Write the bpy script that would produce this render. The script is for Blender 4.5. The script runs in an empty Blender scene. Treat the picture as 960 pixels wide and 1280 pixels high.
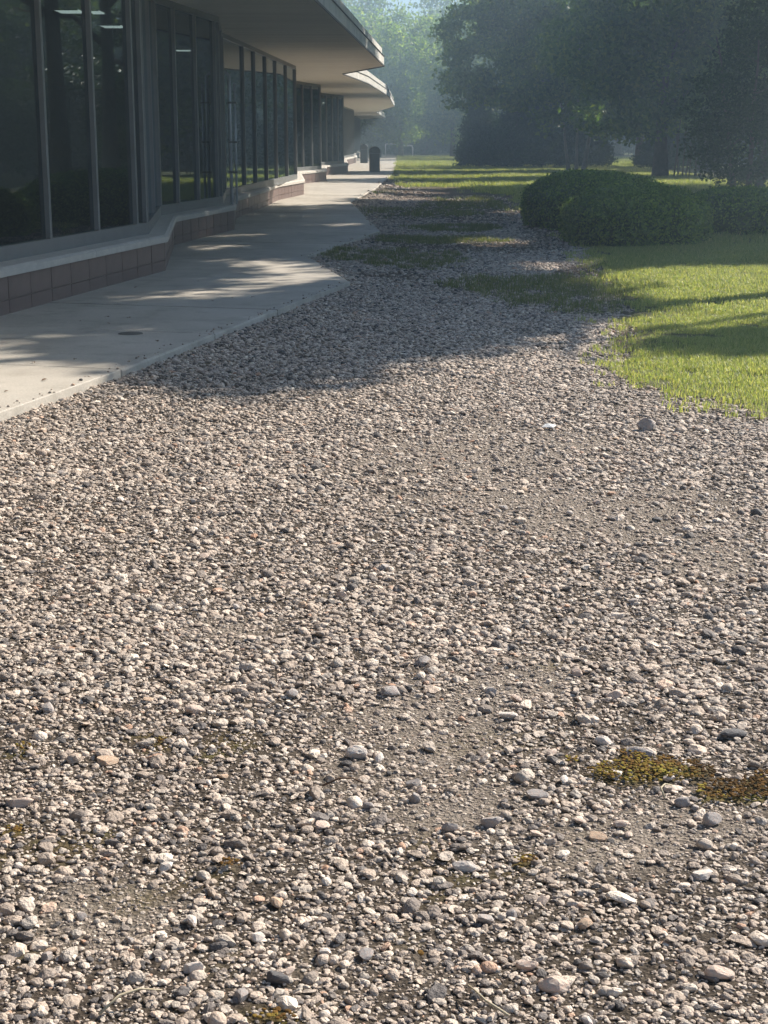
import bpy, bmesh, math, random
import numpy as np
from mathutils import Vector, Matrix

random.seed(7)
RNG = np.random.default_rng(11)
SC = bpy.context.scene
COL = SC.collection

# ------------------------------------------------------------------ camera, sky, sun, exposure
EYE = 1.5
FPX = 1922.0                       # focal length in pixels of the 960x1280 picture
PITCH = math.atan((640 - 175) / FPX)
CP, SP = math.cos(PITCH), math.sin(PITCH)
cam = bpy.data.cameras.new('camera')
cam.sensor_fit = 'VERTICAL'
cam.angle = 2 * math.atan(640 / FPX)
cam.clip_start, cam.clip_end = 0.05, 3000
cam_o = bpy.data.objects.new('camera', cam)
COL.objects.link(cam_o)
cam_o.location = (0, 0, EYE)
cam_o.rotation_euler = (math.pi / 2 - PITCH, 0, 0)
SC.camera = cam_o

SUN_AZ, SUN_EL = math.radians(52), math.radians(37.5)
SUN = Vector((math.sin(SUN_AZ) * math.cos(SUN_EL), math.cos(SUN_AZ) * math.cos(SUN_EL), math.sin(SUN_EL)))
world = bpy.data.worlds.new('World')
SC.world = world
world.use_nodes = True
wn = world.node_tree.nodes
sky = wn.new('ShaderNodeTexSky')
sky.sky_type = 'NISHITA'
sky.sun_disc = False
sky.sun_elevation = SUN_EL
sky.sun_rotation = SUN_AZ
sky.dust_density = 0.6
sky.ozone_density = 4.0
world.node_tree.links.new(sky.outputs[0], wn['Background'].inputs[0])
wn['Background'].inputs[1].default_value = 0.07
sun = bpy.data.lights.new('sun', 'SUN')
sun.energy = 5.0
sun.angle = math.radians(0.53)
sun.color = (1.0, 0.90, 0.77)
sun_o = bpy.data.objects.new('sun', sun)
COL.objects.link(sun_o)
sun_o.location = SUN * 60
sun_o.rotation_euler = (-SUN).to_track_quat('-Z', 'Y').to_euler()
SC.view_settings.view_transform = 'Standard'
SC.view_settings.look = 'None'
SC.view_settings.gamma = 1
SC.view_settings.exposure = 1.2
SC.cycles.max_bounces = 8
SC.cycles.transparent_max_bounces = 24
SC.cycles.volume_bounces = 0
SC.cycles.use_denoising = True

GZ = -0.09                         # level of the gravel; the walkway's top is z = 0


def at(x, y, z=0.0):
    """Point of the plane at height z seen at a pixel of the photograph."""
    u, v = (x - 480) / FPX, (y - 640) / FPX
    Y, Z = CP - v * SP, -SP - v * CP
    t = (z - EYE) / Z
    return Vector((u * t, Y * t, z))


def at_line(x, y, A, B):
    """Distance from A along the vertical wall A-B where a pixel's ray meets it."""
    u, v = (x - 480) / FPX, (y - 640) / FPX
    Y = CP - v * SP
    d = (B - A).xy
    det = u * d.y - Y * d.x
    t = (A.x * d.y - A.y * d.x) / det
    return (Vector((u * t, Y * t)) - A.xy).dot(d.normalized())


# ------------------------------------------------------------------ noise and masks
def vnoise(x, y, s, seed=0):
    x, y = np.asarray(x, float) / s, np.asarray(y, float) / s
    xi, yi = np.floor(x).astype(np.int64), np.floor(y).astype(np.int64)
    fx, fy = x - xi, y - yi
    fx, fy = fx * fx * (3 - 2 * fx), fy * fy * (3 - 2 * fy)

    def hsh(a, b):
        n = (a * 374761393 + b * 668265263 + seed * 974711) & 0x7fffffff
        n = ((n ^ (n >> 13)) * 1274126177) & 0x7fffffff
        return ((n ^ (n >> 16)) & 0xffff) / 65535.0
    a, b = hsh(xi, yi), hsh(xi + 1, yi)
    c, d = hsh(xi, yi + 1), hsh(xi + 1, yi + 1)
    return (a * (1 - fx) + b * fx) * (1 - fy) + (c * (1 - fx) + d * fx) * fy


def fbm(x, y, s, seed=0, o=3):
    r, a, t = 0, 1.0, 0
    for k in range(o):
        r = r + a * vnoise(x, y, s / 2 ** k, seed + k)
        t += a
        a *= 0.55
    return r / t


def inpoly(px, py, poly):
    px, py = np.asarray(px, float), np.asarray(py, float)
    r = np.zeros(px.shape, bool)
    n = len(poly)
    for i in range(n):
        x0, y0 = poly[i][0], poly[i][1]
        x1, y1 = poly[(i + 1) % n][0], poly[(i + 1) % n][1]
        if y0 == y1:
            continue
        c = (y0 > py) != (y1 > py)
        r ^= c & (px < (x1 - x0) * (py - y0) / (y1 - y0) + x0)
    return r


def sm(v, a, b):
    t = np.clip((v - a) / (b - a), 0, 1)
    return t * t * (3 - 2 * t)


def gpoly(pts, z=GZ):
    return [at(x, y, z) for x, y in pts]


# right edge of the walkway, its saw teeth as in the photograph
PATH_R = [(-2.62, -3.0), (-3.1, -1.0), (-2.18, 8.61), (-1.77, 10.27), (-0.37, 16.88), (-1.01, 20.68), (-0.07, 26.64),
          (-0.84, 39.27), (-0.3, 49.67), (0.45, 74.07), (0.75, 100.0), (1.19, 138.35), (1.2, 160.0)]
PATH_R[0] = (-3.0, -6.0)
PATH_R[1] = (-3.35, 3.6)
BASE = [Vector((-5.7, -6, 0)), Vector((-4.75, 5.0, 0))] + [at(x, y) for x, y in
        [(207, 338), (218, 306), (293, 287), (295, 273), (331.5, 258.3), (340, 250.3), (380, 243), (375, 230), (408, 226),
         (407, 219), (435, 216), (432, 207), (446, 203), (444, 198), (453, 195.5)]]
BASE[7].x = -2.72
PATH_POLY = PATH_R + [(-3.5, 160)] + [(p.x - .1, p.y) for p in reversed(BASE)]

LAWN = [(9.0, 3.2), (4.0, 3.9)] + [(p.x, p.y) for p in gpoly(
    [(960, 519), (900, 499), (830, 489), (772, 466), (785, 445), (800, 430), (792, 400), (775, 368), (752, 335), (742, 318), (740, 304),
     (700, 285), (652, 262), (640, 245), (560, 240), (500, 234), (478, 214), (494, 199)])] + [(1.3, 170), (1.3, 420), (420, 420), (420, 3)]
WEED = [(510, 326, 72, 12), (430, 322, 30, 7), (690, 366, 120, 19), (600, 356, 45, 8), (740, 385, 60, 10), (520, 268, 70, 6), (470, 240, 25, 4), (570, 287, 60, 5), (620, 256, 90, 8), (545, 302, 80, 5)]
FINE = [(530, 915, 150, 75), (700, 640, 200, 50), (810, 1035, 140, 50), (125, 1150, 85, 40), (570, 1010, 120, 40),
        (620, 570, 200, 40), (290, 790, 60, 16), (880, 700, 80, 40), (640, 860, 80, 30)]
MOSS = [(790, 960, 80, 22), (715, 952, 22, 8), (868, 966, 30, 12), (915, 996, 55, 13), (955, 980, 22, 9), (655, 1078, 16, 6),
        (290, 1085, 12, 6), (200, 928, 14, 6), (30, 940, 14, 6), (340, 1272, 34, 8), (20, 1045, 14, 5)]
DIRT = [(610, 262, 120, 20), (520, 268, 70, 10), (600, 309, 140, 9), (500, 345, 60, 6), (700, 284, 60, 26), (470, 300, 40, 8), (740, 345, 70, 16), (640, 240, 90, 16), (540, 240, 80, 12), (790, 420, 30, 40), (480, 224, 40, 8)]


def pix(x, y):
    """Inverse of at() on the gravel plane: used to place patches."""
    d = GZ - EYE
    f = CP * y - SP * d
    up = SP * y + CP * d
    f = np.maximum(f, 0.05)
    return 480 + FPX * x / f, 640 - FPX * up / f


def ell(px, py, L):
    m = np.zeros(np.shape(px))
    for cx, cy, rx, ry in L:
        m = np.maximum(m, 1.5 - np.hypot((px - cx) / rx, (py - cy) / ry))
    return m


def masks(x, y):
    x, y = np.asarray(x, float), np.asarray(y, float)
    ok = y > 1.0
    px, py = pix(x, np.maximum(y, 1.0))
    n1 = fbm(x, y, 0.5, 3) - .5
    n2 = fbm(x, y, 0.14, 9) - .5
    wob = 0.45 * n1 + .1 * n2
    lawn = inpoly(x + wob * .8, y + wob * 1.4, LAWN).astype(float)
    far = sm(y, 25, 40)
    lawn *= 1 - (0.75 * far * (fbm(x, y, 2.3, 21) > .56) * (x < 4) * (y < 75))
    weed = sm(ell(px, py, WEED) + n1 * .9 + n2 * .5, .35, .75) * ok
    fine = .8 * sm(ell(px, py, FINE) + n1 * 1.3 + n2 * 1.0, .2, 1.2) * ok
    moss = sm(ell(px, py, MOSS) + n1 * .7 + n2 * 1.3, .5, .7) * ok
    moss = np.maximum(moss, .5 * sm(fbm(x, y, .22, 31) + n2 * .5, .62, .76) * (y < 4) * ok * sm(px, 900, 300))
    dirt = sm(ell(px, py, DIRT) + n1 * .8, .35, .9) * ok
    return lawn, weed, fine, moss, dirt


def gz(x, y):
    x, y = np.asarray(x, float), np.asarray(y, float)
    near = sm(y, 60, 30)
    h = GZ + near * (0.035 * (fbm(x, y, 1.3, 41) - .5) + .012 * (fbm(x, y, .3, 43, 2) - .5))
    for k in range(1, 11):          # gravel banked up against the kerb edge
        w = .085 * k + .1 * (vnoise(x, y, .6, 71) - .5)
        h = h + .0036 * inpoly(x - w, y + .25 * w, PATH_POLY)
    return np.where(inpoly(x, y, PATH_POLY), -.11, h)


# ------------------------------------------------------------------ materials
def newmat(name):
    m = bpy.data.materials.new(name)
    m.use_nodes = True
    nt = m.node_tree
    return m, nt, nt.nodes, nt.links, nt.nodes['Principled BSDF']


def N(nt, typ, **kw):
    n = nt.nodes.new(typ)
    for k, v in kw.items():
        if k in n.inputs:
            n.inputs[k].default_value = v
        else:
            setattr(n, k, v)
    return n


def ramp(nt, fac, stops):
    r = nt.nodes.new('ShaderNodeValToRGB')
    e = r.color_ramp.elements
    while len(e) < len(stops):
        e.new(0.5)
    for k, (p, c) in enumerate(stops):
        e[k].position = p
        e[k].color = (c[0], c[1], c[2], 1)
    nt.links.new(fac, r.inputs[0])
    return r.outputs[0]


def mix(nt, a, b, f, mode='MIX'):
    m = nt.nodes.new('ShaderNodeMix')
    m.data_type = 'RGBA'
    m.blend_type = mode
    for s, v in ((m.inputs[0], f), (m.inputs[6], a), (m.inputs[7], b)):
        if hasattr(v, 'is_output'):
            nt.links.new(v, s)
        else:
            s.default_value = v if isinstance(v, (int, float)) else (v[0], v[1], v[2], 1)
    return m.outputs[2]


def noise(nt, scale, detail=4, rough=.6, vec=None):
    n = N(nt, 'ShaderNodeTexNoise', Scale=scale, Detail=detail, Roughness=rough)
    if vec is None:
        tc = nt.nodes.new('ShaderNodeTexCoord')
        vec = tc.outputs['Object']
    nt.links.new(vec, n.inputs['Vector'])
    return n.outputs['Fac']


def bump(nt, h, strength, dist=.01):
    b = nt.nodes.new('ShaderNodeBump')
    b.inputs['Strength'].default_value = strength
    b.inputs['Distance'].default_value = dist
    nt.links.new(h, b.inputs['Height'])
    nt.links.new(b.outputs[0], nt.nodes['Principled BSDF'].inputs['Normal'])


def plain(name, c, rough=.7, var=.25, scale=6, metal=0, bumpk=0, spec=.4):
    m, nt, n, l, p = newmat(name)
    nz = noise(nt, scale)
    a = [x * (1 - var) for x in c]
    b = [min(x * (1 + var), .9) for x in c]
    l.new(ramp(nt, nz, [(.25, a), (.75, b)]), p.inputs['Base Color'])
    p.inputs['Roughness'].default_value = rough
    p.inputs['Metallic'].default_value = metal
    p.inputs['Specular IOR Level'].default_value = spec
    if bumpk:
        bump(nt, noise(nt, scale * 8), bumpk)
    return m


def leafmat(name, lo, hi, trans=.45, tip=None):
    m, nt, n, l, p = newmat(name)
    g = nt.nodes.new('ShaderNodeNewGeometry')
    c = ramp(nt, g.outputs['Random Per Island'], [(0, lo), (.7, hi), (1, tip or hi)])
    nz = noise(nt, .45, 2)
    c = mix(nt, c, (1.5, 1.45, 1.0), ramp(nt, nz, [(.35, (0, 0, 0)), (.7, (1, 1, 1))]), 'MULTIPLY')
    l.new(c, p.inputs['Base Color'])
    p.inputs['Roughness'].default_value = .5
    p.inputs['Specular IOR Level'].default_value = .35
    t = nt.nodes.new('ShaderNodeBsdfTranslucent')
    l.new(mix(nt, c, (1.6, 1.7, .8), 1.0, 'MULTIPLY'), t.inputs[0])
    mx = nt.nodes.new('ShaderNodeMixShader')
    mx.inputs[0].default_value = trans
    l.new(p.outputs[0], mx.inputs[1])
    l.new(t.outputs[0], mx.inputs[2])
    l.new(mx.outputs[0], n['Material Output'].inputs[0])
    return m


M = {}
# gravel stones: one material, its tint from an attribute of each stone
m, nt, n, l, p = newmat('gravel_stone')
for src in ('INSTANCER',):
    at_n = N(nt, 'ShaderNodeAttribute')
    at_n.attribute_type = src
    at_n.attribute_name = 'tint'
STONE_RAMP = [(0, (.07, .065, .065)), (.05, (.16, .145, .14)), (.14, (.24, .205, .18)), (.30, (.36, .30, .25)), (.47, (.49, .405, .335)), (.64, (.42, .38, .335)),
              (.82, (.58, .49, .41)), (.94, (.70, .63, .545)), (.965, (.46, .29, .20)), (1, (.72, .69, .65))]
c = ramp(nt, at_n.outputs['Fac'], STONE_RAMP)
nz = noise(nt, 1.6, 5, .7)
c = mix(nt, c, ramp(nt, nz, [(.3, (.72, .69, .67)), (.65, (1.1, 1.08, 1.06))]), 1.0, 'MULTIPLY')
l.new(c, p.inputs['Base Color'])
p.inputs['Roughness'].default_value = .75
p.inputs['Specular IOR Level'].default_value = .3
bump(nt, noise(nt, 3, 4), .35, .12)
M['gravel'] = m


def rockmat(name, c):
    m, nt, n, l, p = newmat(name)
    nz = noise(nt, 30, 6, .7)
    nb = noise(nt, 9, 3, .6)
    col = ramp(nt, nz, [(.3, [x * .62 for x in c]), (.55, c), (.8, [min(x * 1.25, .8) for x in c])])
    col = mix(nt, col, [c[0] * 1.1, c[1] * .92, c[2] * .85], ramp(nt, nb, [(.45, (0, 0, 0)), (.65, (1, 1, 1))]))
    l.new(col, p.inputs['Base Color'])
    p.inputs['Roughness'].default_value = .8
    bump(nt, nz, .5, .006)
    return m


M['rock_pink'] = rockmat('pinkish_stone', (.53, .44, .37))
M['rock_grey'] = rockmat('grey_stone', (.34, .32, .305))
M['rock_dark'] = rockmat('dark_stone', (.10, .10, .105))
M['rock_pale'] = rockmat('pale_stone', (.60, .56, .51))
M['rock_tan'] = rockmat('tan_stone', (.47, .36, .26))

# ground: grit, dirt, turf and moss by attribute
m, nt, n, l, p = newmat('ground')
tc = nt.nodes.new('ShaderNodeTexCoord')
vec = tc.outputs['Object']
AT = {}
for k in ('lawn', 'fine', 'moss', 'dirt'):
    a = N(nt, 'ShaderNodeAttribute')
    a.attribute_name = k
    AT[k] = a.outputs['Fac']
nf = noise(nt, 90, 6, .75, vec)
nm = noise(nt, 9, 5, .65, vec)
vor = N(nt, 'ShaderNodeTexVoronoi', Scale=85.0)
l.new(vec, vor.inputs['Vector'])
vcol = ramp(nt, vor.outputs['Color'], [(0, (.10, .085, .075)), (.5, (.28, .245, .215)), (1, (.46, .41, .37))])
grit0 = ramp(nt, nf, [(.25, (.022, .017, .013)), (.5, (.075, .058, .044)), (.75, (.18, .145, .11))])
grit1 = ramp(nt, nf, [(.25, (.085, .066, .05)), (.48, (.27, .22, .17)), (.75, (.48, .405, .33))])
grit = mix(nt, grit0, grit1, AT['fine'])
c = mix(nt, grit, mix(nt, grit, vcol, .5), AT['fine'])
soil = ramp(nt, nm, [(.3, (.07, .05, .035)), (.6, (.15, .11, .08)), (.8, (.24, .18, .12))])
c = mix(nt, c, soil, AT['dirt'])
turf = ramp(nt, nm, [(.25, (.07, .07, .035)), (.55, (.13, .14, .055)), (.8, (.21, .19, .10))])
c = mix(nt, c, turf, AT['lawn'])
mossc = ramp(nt, nm, [(.3, (.05, .035, .012)), (.5, (.12, .085, .02)), (.7, (.17, .16, .03))])
c = mix(nt, c, mossc, AT['moss'])
l.new(c, p.inputs['Base Color'])
p.inputs['Roughness'].default_value = .9
p.inputs['Specular IOR Level'].default_value = .2
hh = N(nt, 'ShaderNodeMath', operation='ADD')
l.new(nf, hh.inputs[0])
l.new(vor.outputs['Distance'], hh.inputs[1])
bump(nt, hh.outputs[0], .9, .02)
M['ground'] = m

# concrete of the walkway
m, nt, n, l, p = newmat('concrete')
nb, ns = noise(nt, .7, 4, .6), noise(nt, 60, 5, .7)
n3 = noise(nt, 2.6, 5, .7)
c = ramp(nt, nb, [(.3, (.36, .33, .29)), (.7, (.51, .475, .42))])
c = mix(nt, c, ramp(nt, ns, [(.3, (.75, .75, .75)), (.65, (1.06, 1.06, 1.05))]), 1, 'MULTIPLY')
c = mix(nt, c, (.24, .22, .18), ramp(nt, n3, [(.50, (0, 0, 0)), (.76, (.85, .85, .85))]))
l.new(c, p.inputs['Base Color'])
p.inputs['Roughness'].default_value = .8
bump(nt, ns, .25, .004)
M['concrete'] = m
M['joint'] = plain('joint_filler', (.10, .095, .085), .9)
M['coping'] = plain('coping_concrete', (.46, .435, .40), .75, .12, 8, bumpk=.15)
M['tile'] = plain('red_brown_tile', (.155, .108, .10), .45, .2, 3, bumpk=.06)
M['mortar'] = plain('mortar', (.25, .22, .205), .9, .1)
M['alu'] = plain('anodised_aluminium', (.18, .185, .19), .4, .12, 4, metal=.1)
M['soffit'] = None
m, nt, n, l, p = newmat('soffit_plaster')
tc = nt.nodes.new('ShaderNodeTexCoord')
mp = N(nt, 'ShaderNodeMapping')
mp.inputs['Scale'].default_value = (.25, 2.4, 1)
l.new(tc.outputs['Object'], mp.inputs[0])
nz = noise(nt, 1.2, 5, .65, mp.outputs[0])
l.new(ramp(nt, nz, [(.3, (.62, .56, .48)), (.7, (.76, .70, .60))]), p.inputs['Base Color'])
p.inputs['Roughness'].default_value = .85
M['soffit'] = m
m, nt, n, l, p = newmat('weathered_fascia')
tc = nt.nodes.new('ShaderNodeTexCoord')
mp = N(nt, 'ShaderNodeMapping')
mp.inputs['Scale'].default_value = (3, 3, .5)
l.new(tc.outputs['Object'], mp.inputs[0])
nz = noise(nt, 1.4, 5, .7, mp.outputs[0])
l.new(ramp(nt, nz, [(.3, (.34, .34, .32)), (.5, (.54, .53, .50)), (.75, (.70, .68, .63))]), p.inputs['Base Color'])
p.inputs['Roughness'].default_value = .6
M['fascia'] = m
M['edge'] = plain('dark_edge_metal', (.06, .06, .06), .5, .2, metal=.4)
M['roof'] = plain('roof_membrane', (.20, .19, .18), .9, .2)
M['inside'] = plain('interior_plaster', (.20, .20, .20), .9, .1)
M['carpet'] = plain('carpet', (.10, .09, .085), .95, .1)
M['bin'] = plain('black_bin_plastic', (.022, .024, .032), .35, .2)
M['pale_metal'] = plain('pale_painted_metal', (.68, .68, .66), .4, .1)
M['pipe'] = plain('pale_pipe', (.50, .53, .56), .35, .1, metal=.3)
M['bark'] = plain('bark', (.13, .105, .085), .95, .4, 5, bumpk=.6)
M['bark_pale'] = plain('pale_bark', (.27, .25, .22), .9, .3, 4, bumpk=.4)
M['leaf_mid'] = leafmat('mid_green_leaf', (.042, .078, .018), (.09, .145, .032), .5, (.15, .18, .045))
M['leaf_light'] = leafmat('light_green_leaf', (.07, .12, .026), (.13, .19, .045), .6, (.22, .25, .07))
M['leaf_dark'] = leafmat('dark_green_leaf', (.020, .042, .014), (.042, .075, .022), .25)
M['leaf_hedge'] = leafmat('hedge_leaf', (.065, .11, .036), (.14, .21, .065), .4, (.21, .27, .09))
M['weed'] = leafmat('shaded_weed_blade', (.055, .07, .03), (.11, .135, .055), .35, (.25, .22, .13))  # darker, duller than the grass: shade over the weeds put into the colour
M['grass'] = leafmat('grass_blade', (.09, .12, .046), (.19, .235, .092), .4, (.42, .38, .23))
m, nt, n, l, p = newmat('moss_shoot')
a = N(nt, 'ShaderNodeAttribute')
a.attribute_type, a.attribute_name = 'INSTANCER', 'tint'
l.new(ramp(nt, a.outputs['Fac'], [(0, (.05, .028, .010)), (.35, (.13, .07, .02)), (.65, (.20, .155, .03)), (1, (.27, .26, .05))]), p.inputs['Base Color'])
p.inputs['Roughness'].default_value = .95
p.inputs['Specular IOR Level'].default_value = .1
M['moss'] = m
M['dry'] = plain('dry_leaf', (.12, .07, .04), .8, .4, 30)
M['straw'] = plain('dry_straw', (.42, .36, .25), .8, .2, 30)
M['paper'] = plain('white_paper', (.72, .72, .70), .7, .05)
m, nt, n, l, p = newmat('lit_ceiling_panel')
p.inputs['Emission Color'].default_value = (1, .86, .66, 1)
p.inputs['Emission Strength'].default_value = .75
M['lamp'] = m
# tinted glass: a mirror by Fresnel over a tinted pane
m, nt, n, l, p = newmat('tinted_glass')
nt.nodes.remove(p)
fr = N(nt, 'ShaderNodeFresnel', IOR=1.62)
geo = nt.nodes.new('ShaderNodeNewGeometry')
inv = N(nt, 'ShaderNodeMath', operation='SUBTRACT')
inv.inputs[0].default_value = 1
l.new(geo.outputs['Backfacing'], inv.inputs[1])
mul = N(nt, 'ShaderNodeMath', operation='MULTIPLY')
l.new(fr.outputs[0], mul.inputs[0])
l.new(inv.outputs[0], mul.inputs[1])
tr = nt.nodes.new('ShaderNodeBsdfTransparent')
tr.inputs[0].default_value = (.42, .52, .58, 1)
gl = nt.nodes.new('ShaderNodeBsdfGlossy')
gl.inputs['Roughness'].default_value = .015
gl.inputs['Color'].default_value = (.82, .93, 1, 1)
mx = nt.nodes.new('ShaderNodeMixShader')
l.new(mul.outputs[0], mx.inputs[0])
l.new(tr.outputs[0], mx.inputs[1])
l.new(gl.outputs[0], mx.inputs[2])
l.new(mx.outputs[0], nt.nodes['Material Output'].inputs[0])
M['glass'] = m


# ------------------------------------------------------------------ mesh helpers
def link(o, parent=None):
    COL.objects.link(o)
    if parent is not None:
        o.parent = parent
    return o


def tag(o, label=None, cat=None, group=None, kind=None):
    if label:
        o['label'] = label
    if cat:
        o['category'] = cat
    if group:
        o['group'] = group
    if kind:
        o['kind'] = kind
    return o


def empty(name, loc=(0, 0, 0), rz=0.0):
    o = bpy.data.objects.new(name, None)
    o.location = loc
    o.rotation_euler = (0, 0, rz)
    o.empty_display_size = .2
    return link(o)


class MB:
    def __init__(self):
        self.v, self.f, self.s = [], [], []

    def add(self, vs, fs, smooth=False):
        b = len(self.v)
        self.v += [tuple(x) for x in vs]
        self.f += [tuple(b + i for i in q) for q in fs]
        self.s += [smooth] * len(fs)

    def box(self, x0, x1, y0, y1, z0, z1):
        self.obox(Vector(((x0 + x1) / 2, (y0 + y1) / 2, 0)), Vector((1, 0)), x1 - x0, y1 - y0, z0, z1)

    def obox(self, c, d, L, W, z0, z1):
        """Upright box centred on c, L along d and W across."""
        d = Vector((d[0], d[1])).normalized()
        e = Vector((-d.y, d.x))
        vs = []
        for z in (z0, z1):
            for a, b in ((-1, -1), (1, -1), (1, 1), (-1, 1)):
                q = Vector((c[0], c[1])) + d * (a * L / 2) + e * (b * W / 2)
                vs.append((q.x, q.y, z))
        self.add(vs, [(3, 2, 1, 0), (4, 5, 6, 7), (0, 1, 5, 4), (1, 2, 6, 5), (2, 3, 7, 6), (3, 0, 4, 7)])

    def wall(self, A, B, t0, t1, z0, z1, g0=0.0, g1=0.0):
        """Slab along A-B from offset t0 to t1 to the left of A-B, ends pulled in by g0, g1."""
        d = (B - A).xy.normalized()
        e = Vector((-d.y, d.x))
        a, b = A.xy + d * g0, B.xy - d * g1
        c = (a + b) / 2 + e * (t0 + t1) / 2
        self.obox(c, d, (b - a).length, t1 - t0, z0, z1)

    def prism(self, poly, z0, z1):
        k = len(poly)
        area = sum(poly[i][0] * poly[(i + 1) % k][1] - poly[(i + 1) % k][0] * poly[i][1] for i in range(k))
        if area < 0:
            poly = poly[::-1]
        vs = [(q[0], q[1], z0) for q in poly] + [(q[0], q[1], z1) for q in poly]
        self.add(vs, [tuple(range(k - 1, -1, -1)), tuple(range(k, 2 * k))] +
                 [(i, (i + 1) % k, k + (i + 1) % k, k + i) for i in range(k)])

    def tube(self, pts, rad, n=8, cap=True, smooth=True):
        pts = [Vector(q) for q in pts]
        rings = []
        up = Vector((.31, .17, .93))
        for i, q in enumerate(pts):
            t = (pts[min(i + 1, len(pts) - 1)] - pts[max(i - 1, 0)]).normalized()
            a = t.cross(up if abs(t.dot(up)) < .95 else Vector((1, 0, 0))).normalized()
            b = t.cross(a)
            rings.append([q + (a * math.cos(2 * math.pi * k / n) + b * math.sin(2 * math.pi * k / n)) * rad[i] for k in range(n)])
        vs = [x for r in rings for x in r]
        fs = []
        for i in range(len(pts) - 1):
            for k in range(n):
                fs.append((i * n + k, i * n + (k + 1) % n, (i + 1) * n + (k + 1) % n, (i + 1) * n + k))
        self.add(vs, fs, smooth)
        if cap:
            b = len(self.v) - len(vs)
            self.f.append(tuple(b + k for k in range(n - 1, -1, -1)))
            self.f.append(tuple(b + (len(pts) - 1) * n + k for k in range(n)))
            self.s += [False, False]

    def lathe(self, prof, n=20, c=(0, 0, 0)):
        vs = [(c[0] + r * math.cos(2 * math.pi * k / n), c[1] + r * math.sin(2 * math.pi * k / n), c[2] + z) for r, z in prof for k in range(n)]
        fs = [(i * n + k, i * n + (k + 1) % n, (i + 1) * n + (k + 1) % n, (i + 1) * n + k) for i in range(len(prof) - 1) for k in range(n)]
        self.add(vs, fs, True)

    def mesh(self, name, mat):
        me = bpy.data.meshes.new(name)
        me.from_pydata(self.v, [], self.f)
        me.polygons.foreach_set('use_smooth', self.s)
        if mat:
            me.materials.append(mat)
        me.update()
        return me

    def build(self, name, mat, parent=None, bevel=0.0):
        o = bpy.data.objects.new(name, self.mesh(name, mat))
        if bevel:
            b = o.modifiers.new('bevel', 'BEVEL')
            b.width = bevel
            b.segments = 2
            b.limit_method = 'ANGLE'
        return link(o, parent)


def fast_mesh(name, V, F, mat, smooth=False):
    """Mesh from numpy arrays, all faces with the same corner count."""
    me = bpy.data.meshes.new(name)
    V, F = np.asarray(V, np.float32), np.asarray(F, np.int32)
    me.vertices.add(len(V))
    me.vertices.foreach_set('co', V.ravel())
    k = F.shape[1]
    me.loops.add(F.size)
    me.loops.foreach_set('vertex_index', F.ravel())
    me.polygons.add(len(F))
    me.polygons.foreach_set('loop_start', np.arange(0, F.size, k, dtype=np.int32))
    me.polygons.foreach_set('loop_total', np.full(len(F), k, np.int32))
    if smooth:
        me.polygons.foreach_set('use_smooth', np.ones(len(F), bool))
    me.materials.append(mat)
    me.update(calc_edges=True)
    me.validate()
    return me


def leaf_mesh(name, C, size, mat, up=.4, out=None, aspect=.55):
    """Folded-free leaf quads at centres C; normals random with a pull up and outwards."""
    C = np.asarray(C, float)
    k = len(C)
    nrm = RNG.normal(size=(k, 3))
    nrm[:, 2] += up
    if out is not None:
        nrm += out
    nrm /= np.linalg.norm(nrm, axis=1)[:, None]
    r = RNG.normal(size=(k, 3))
    a = np.cross(nrm, r)
    a /= np.linalg.norm(a, axis=1)[:, None]
    b = np.cross(nrm, a)
    s = (np.asarray(size) * RNG.uniform(.65, 1.35, k))[:, None]
    tipdrop = nrm * s * .12
    V = np.stack([C - a * s * .5, C + b * s * aspect * .5 - tipdrop, C + a * s * .5 - tipdrop, C - b * s * aspect * .5 - tipdrop], 1).reshape(-1, 3)
    F = np.arange(4 * k).reshape(-1, 4)
    return fast_mesh(name, V, F, mat)


# ------------------------------------------------------------------ sun patches on the ground, some of them added (places the crowns' gaps)
LIT = [gpoly(q) for q in [
    [(-900, 430), (0, 449), (100, 464), (180, 478), (280, 502), (390, 494), (450, 455), (540, 441), (600, 452), (650, 425), (720, 402),
     (782, 402), (770, 372), (800, 338), (1000, 336), (1500, 336), (1500, 3000), (-2500, 3000)],
    [(265, 374), (300, 345), (230, 330), (330, 333), (390, 335), (440, 350), (437, 356), (360, 366)],
    [(330, 256), (440, 256), (440, 260), (330, 262)], [(150, 382), (300, 372), (310, 379), (160, 390)], [(60, 432), (200, 420), (210, 427), (70, 440)], [(230, 302), (330, 298), (330, 302), (230, 306)], [(385, 286), (465, 284), (465, 289), (385, 291)],
    [(210, 318), (300, 312), (300, 318), (215, 325)], [(360, 400), (430, 392), (430, 402), (370, 408)],
    [(700, 352), (770, 340), (790, 350), (720, 362)], [(720, 330), (765, 328), (765, 333), (720, 335)],
    [(560, 296), (660, 304), (660, 310), (560, 306)], [(640, 300), (680, 299), (680, 303), (640, 305)],
    [(640, 262), (700, 262), (700, 268), (640, 268)], [(640, 328), (735, 328), (740, 340), (650, 341)],  # last gap here added to brighten pale gravel that lies out of the sun
    [(480, 246), (620, 250), (620, 253), (480, 251)], [(440, 236), (560, 240), (560, 243), (440, 241)],
    [(480, 207), (600, 206), (700, 208), (700, 213), (600, 220), (470, 221)], [(480, 192), (600, 192), (600, 199), (480, 200)],
]]
LIT.append([(-9, 38.5), (-1.2, 38.5), (-.6, 46), (.2, 60), (.4, 75), (.8, 100), (1.3, 170), (-9, 170)])
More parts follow.
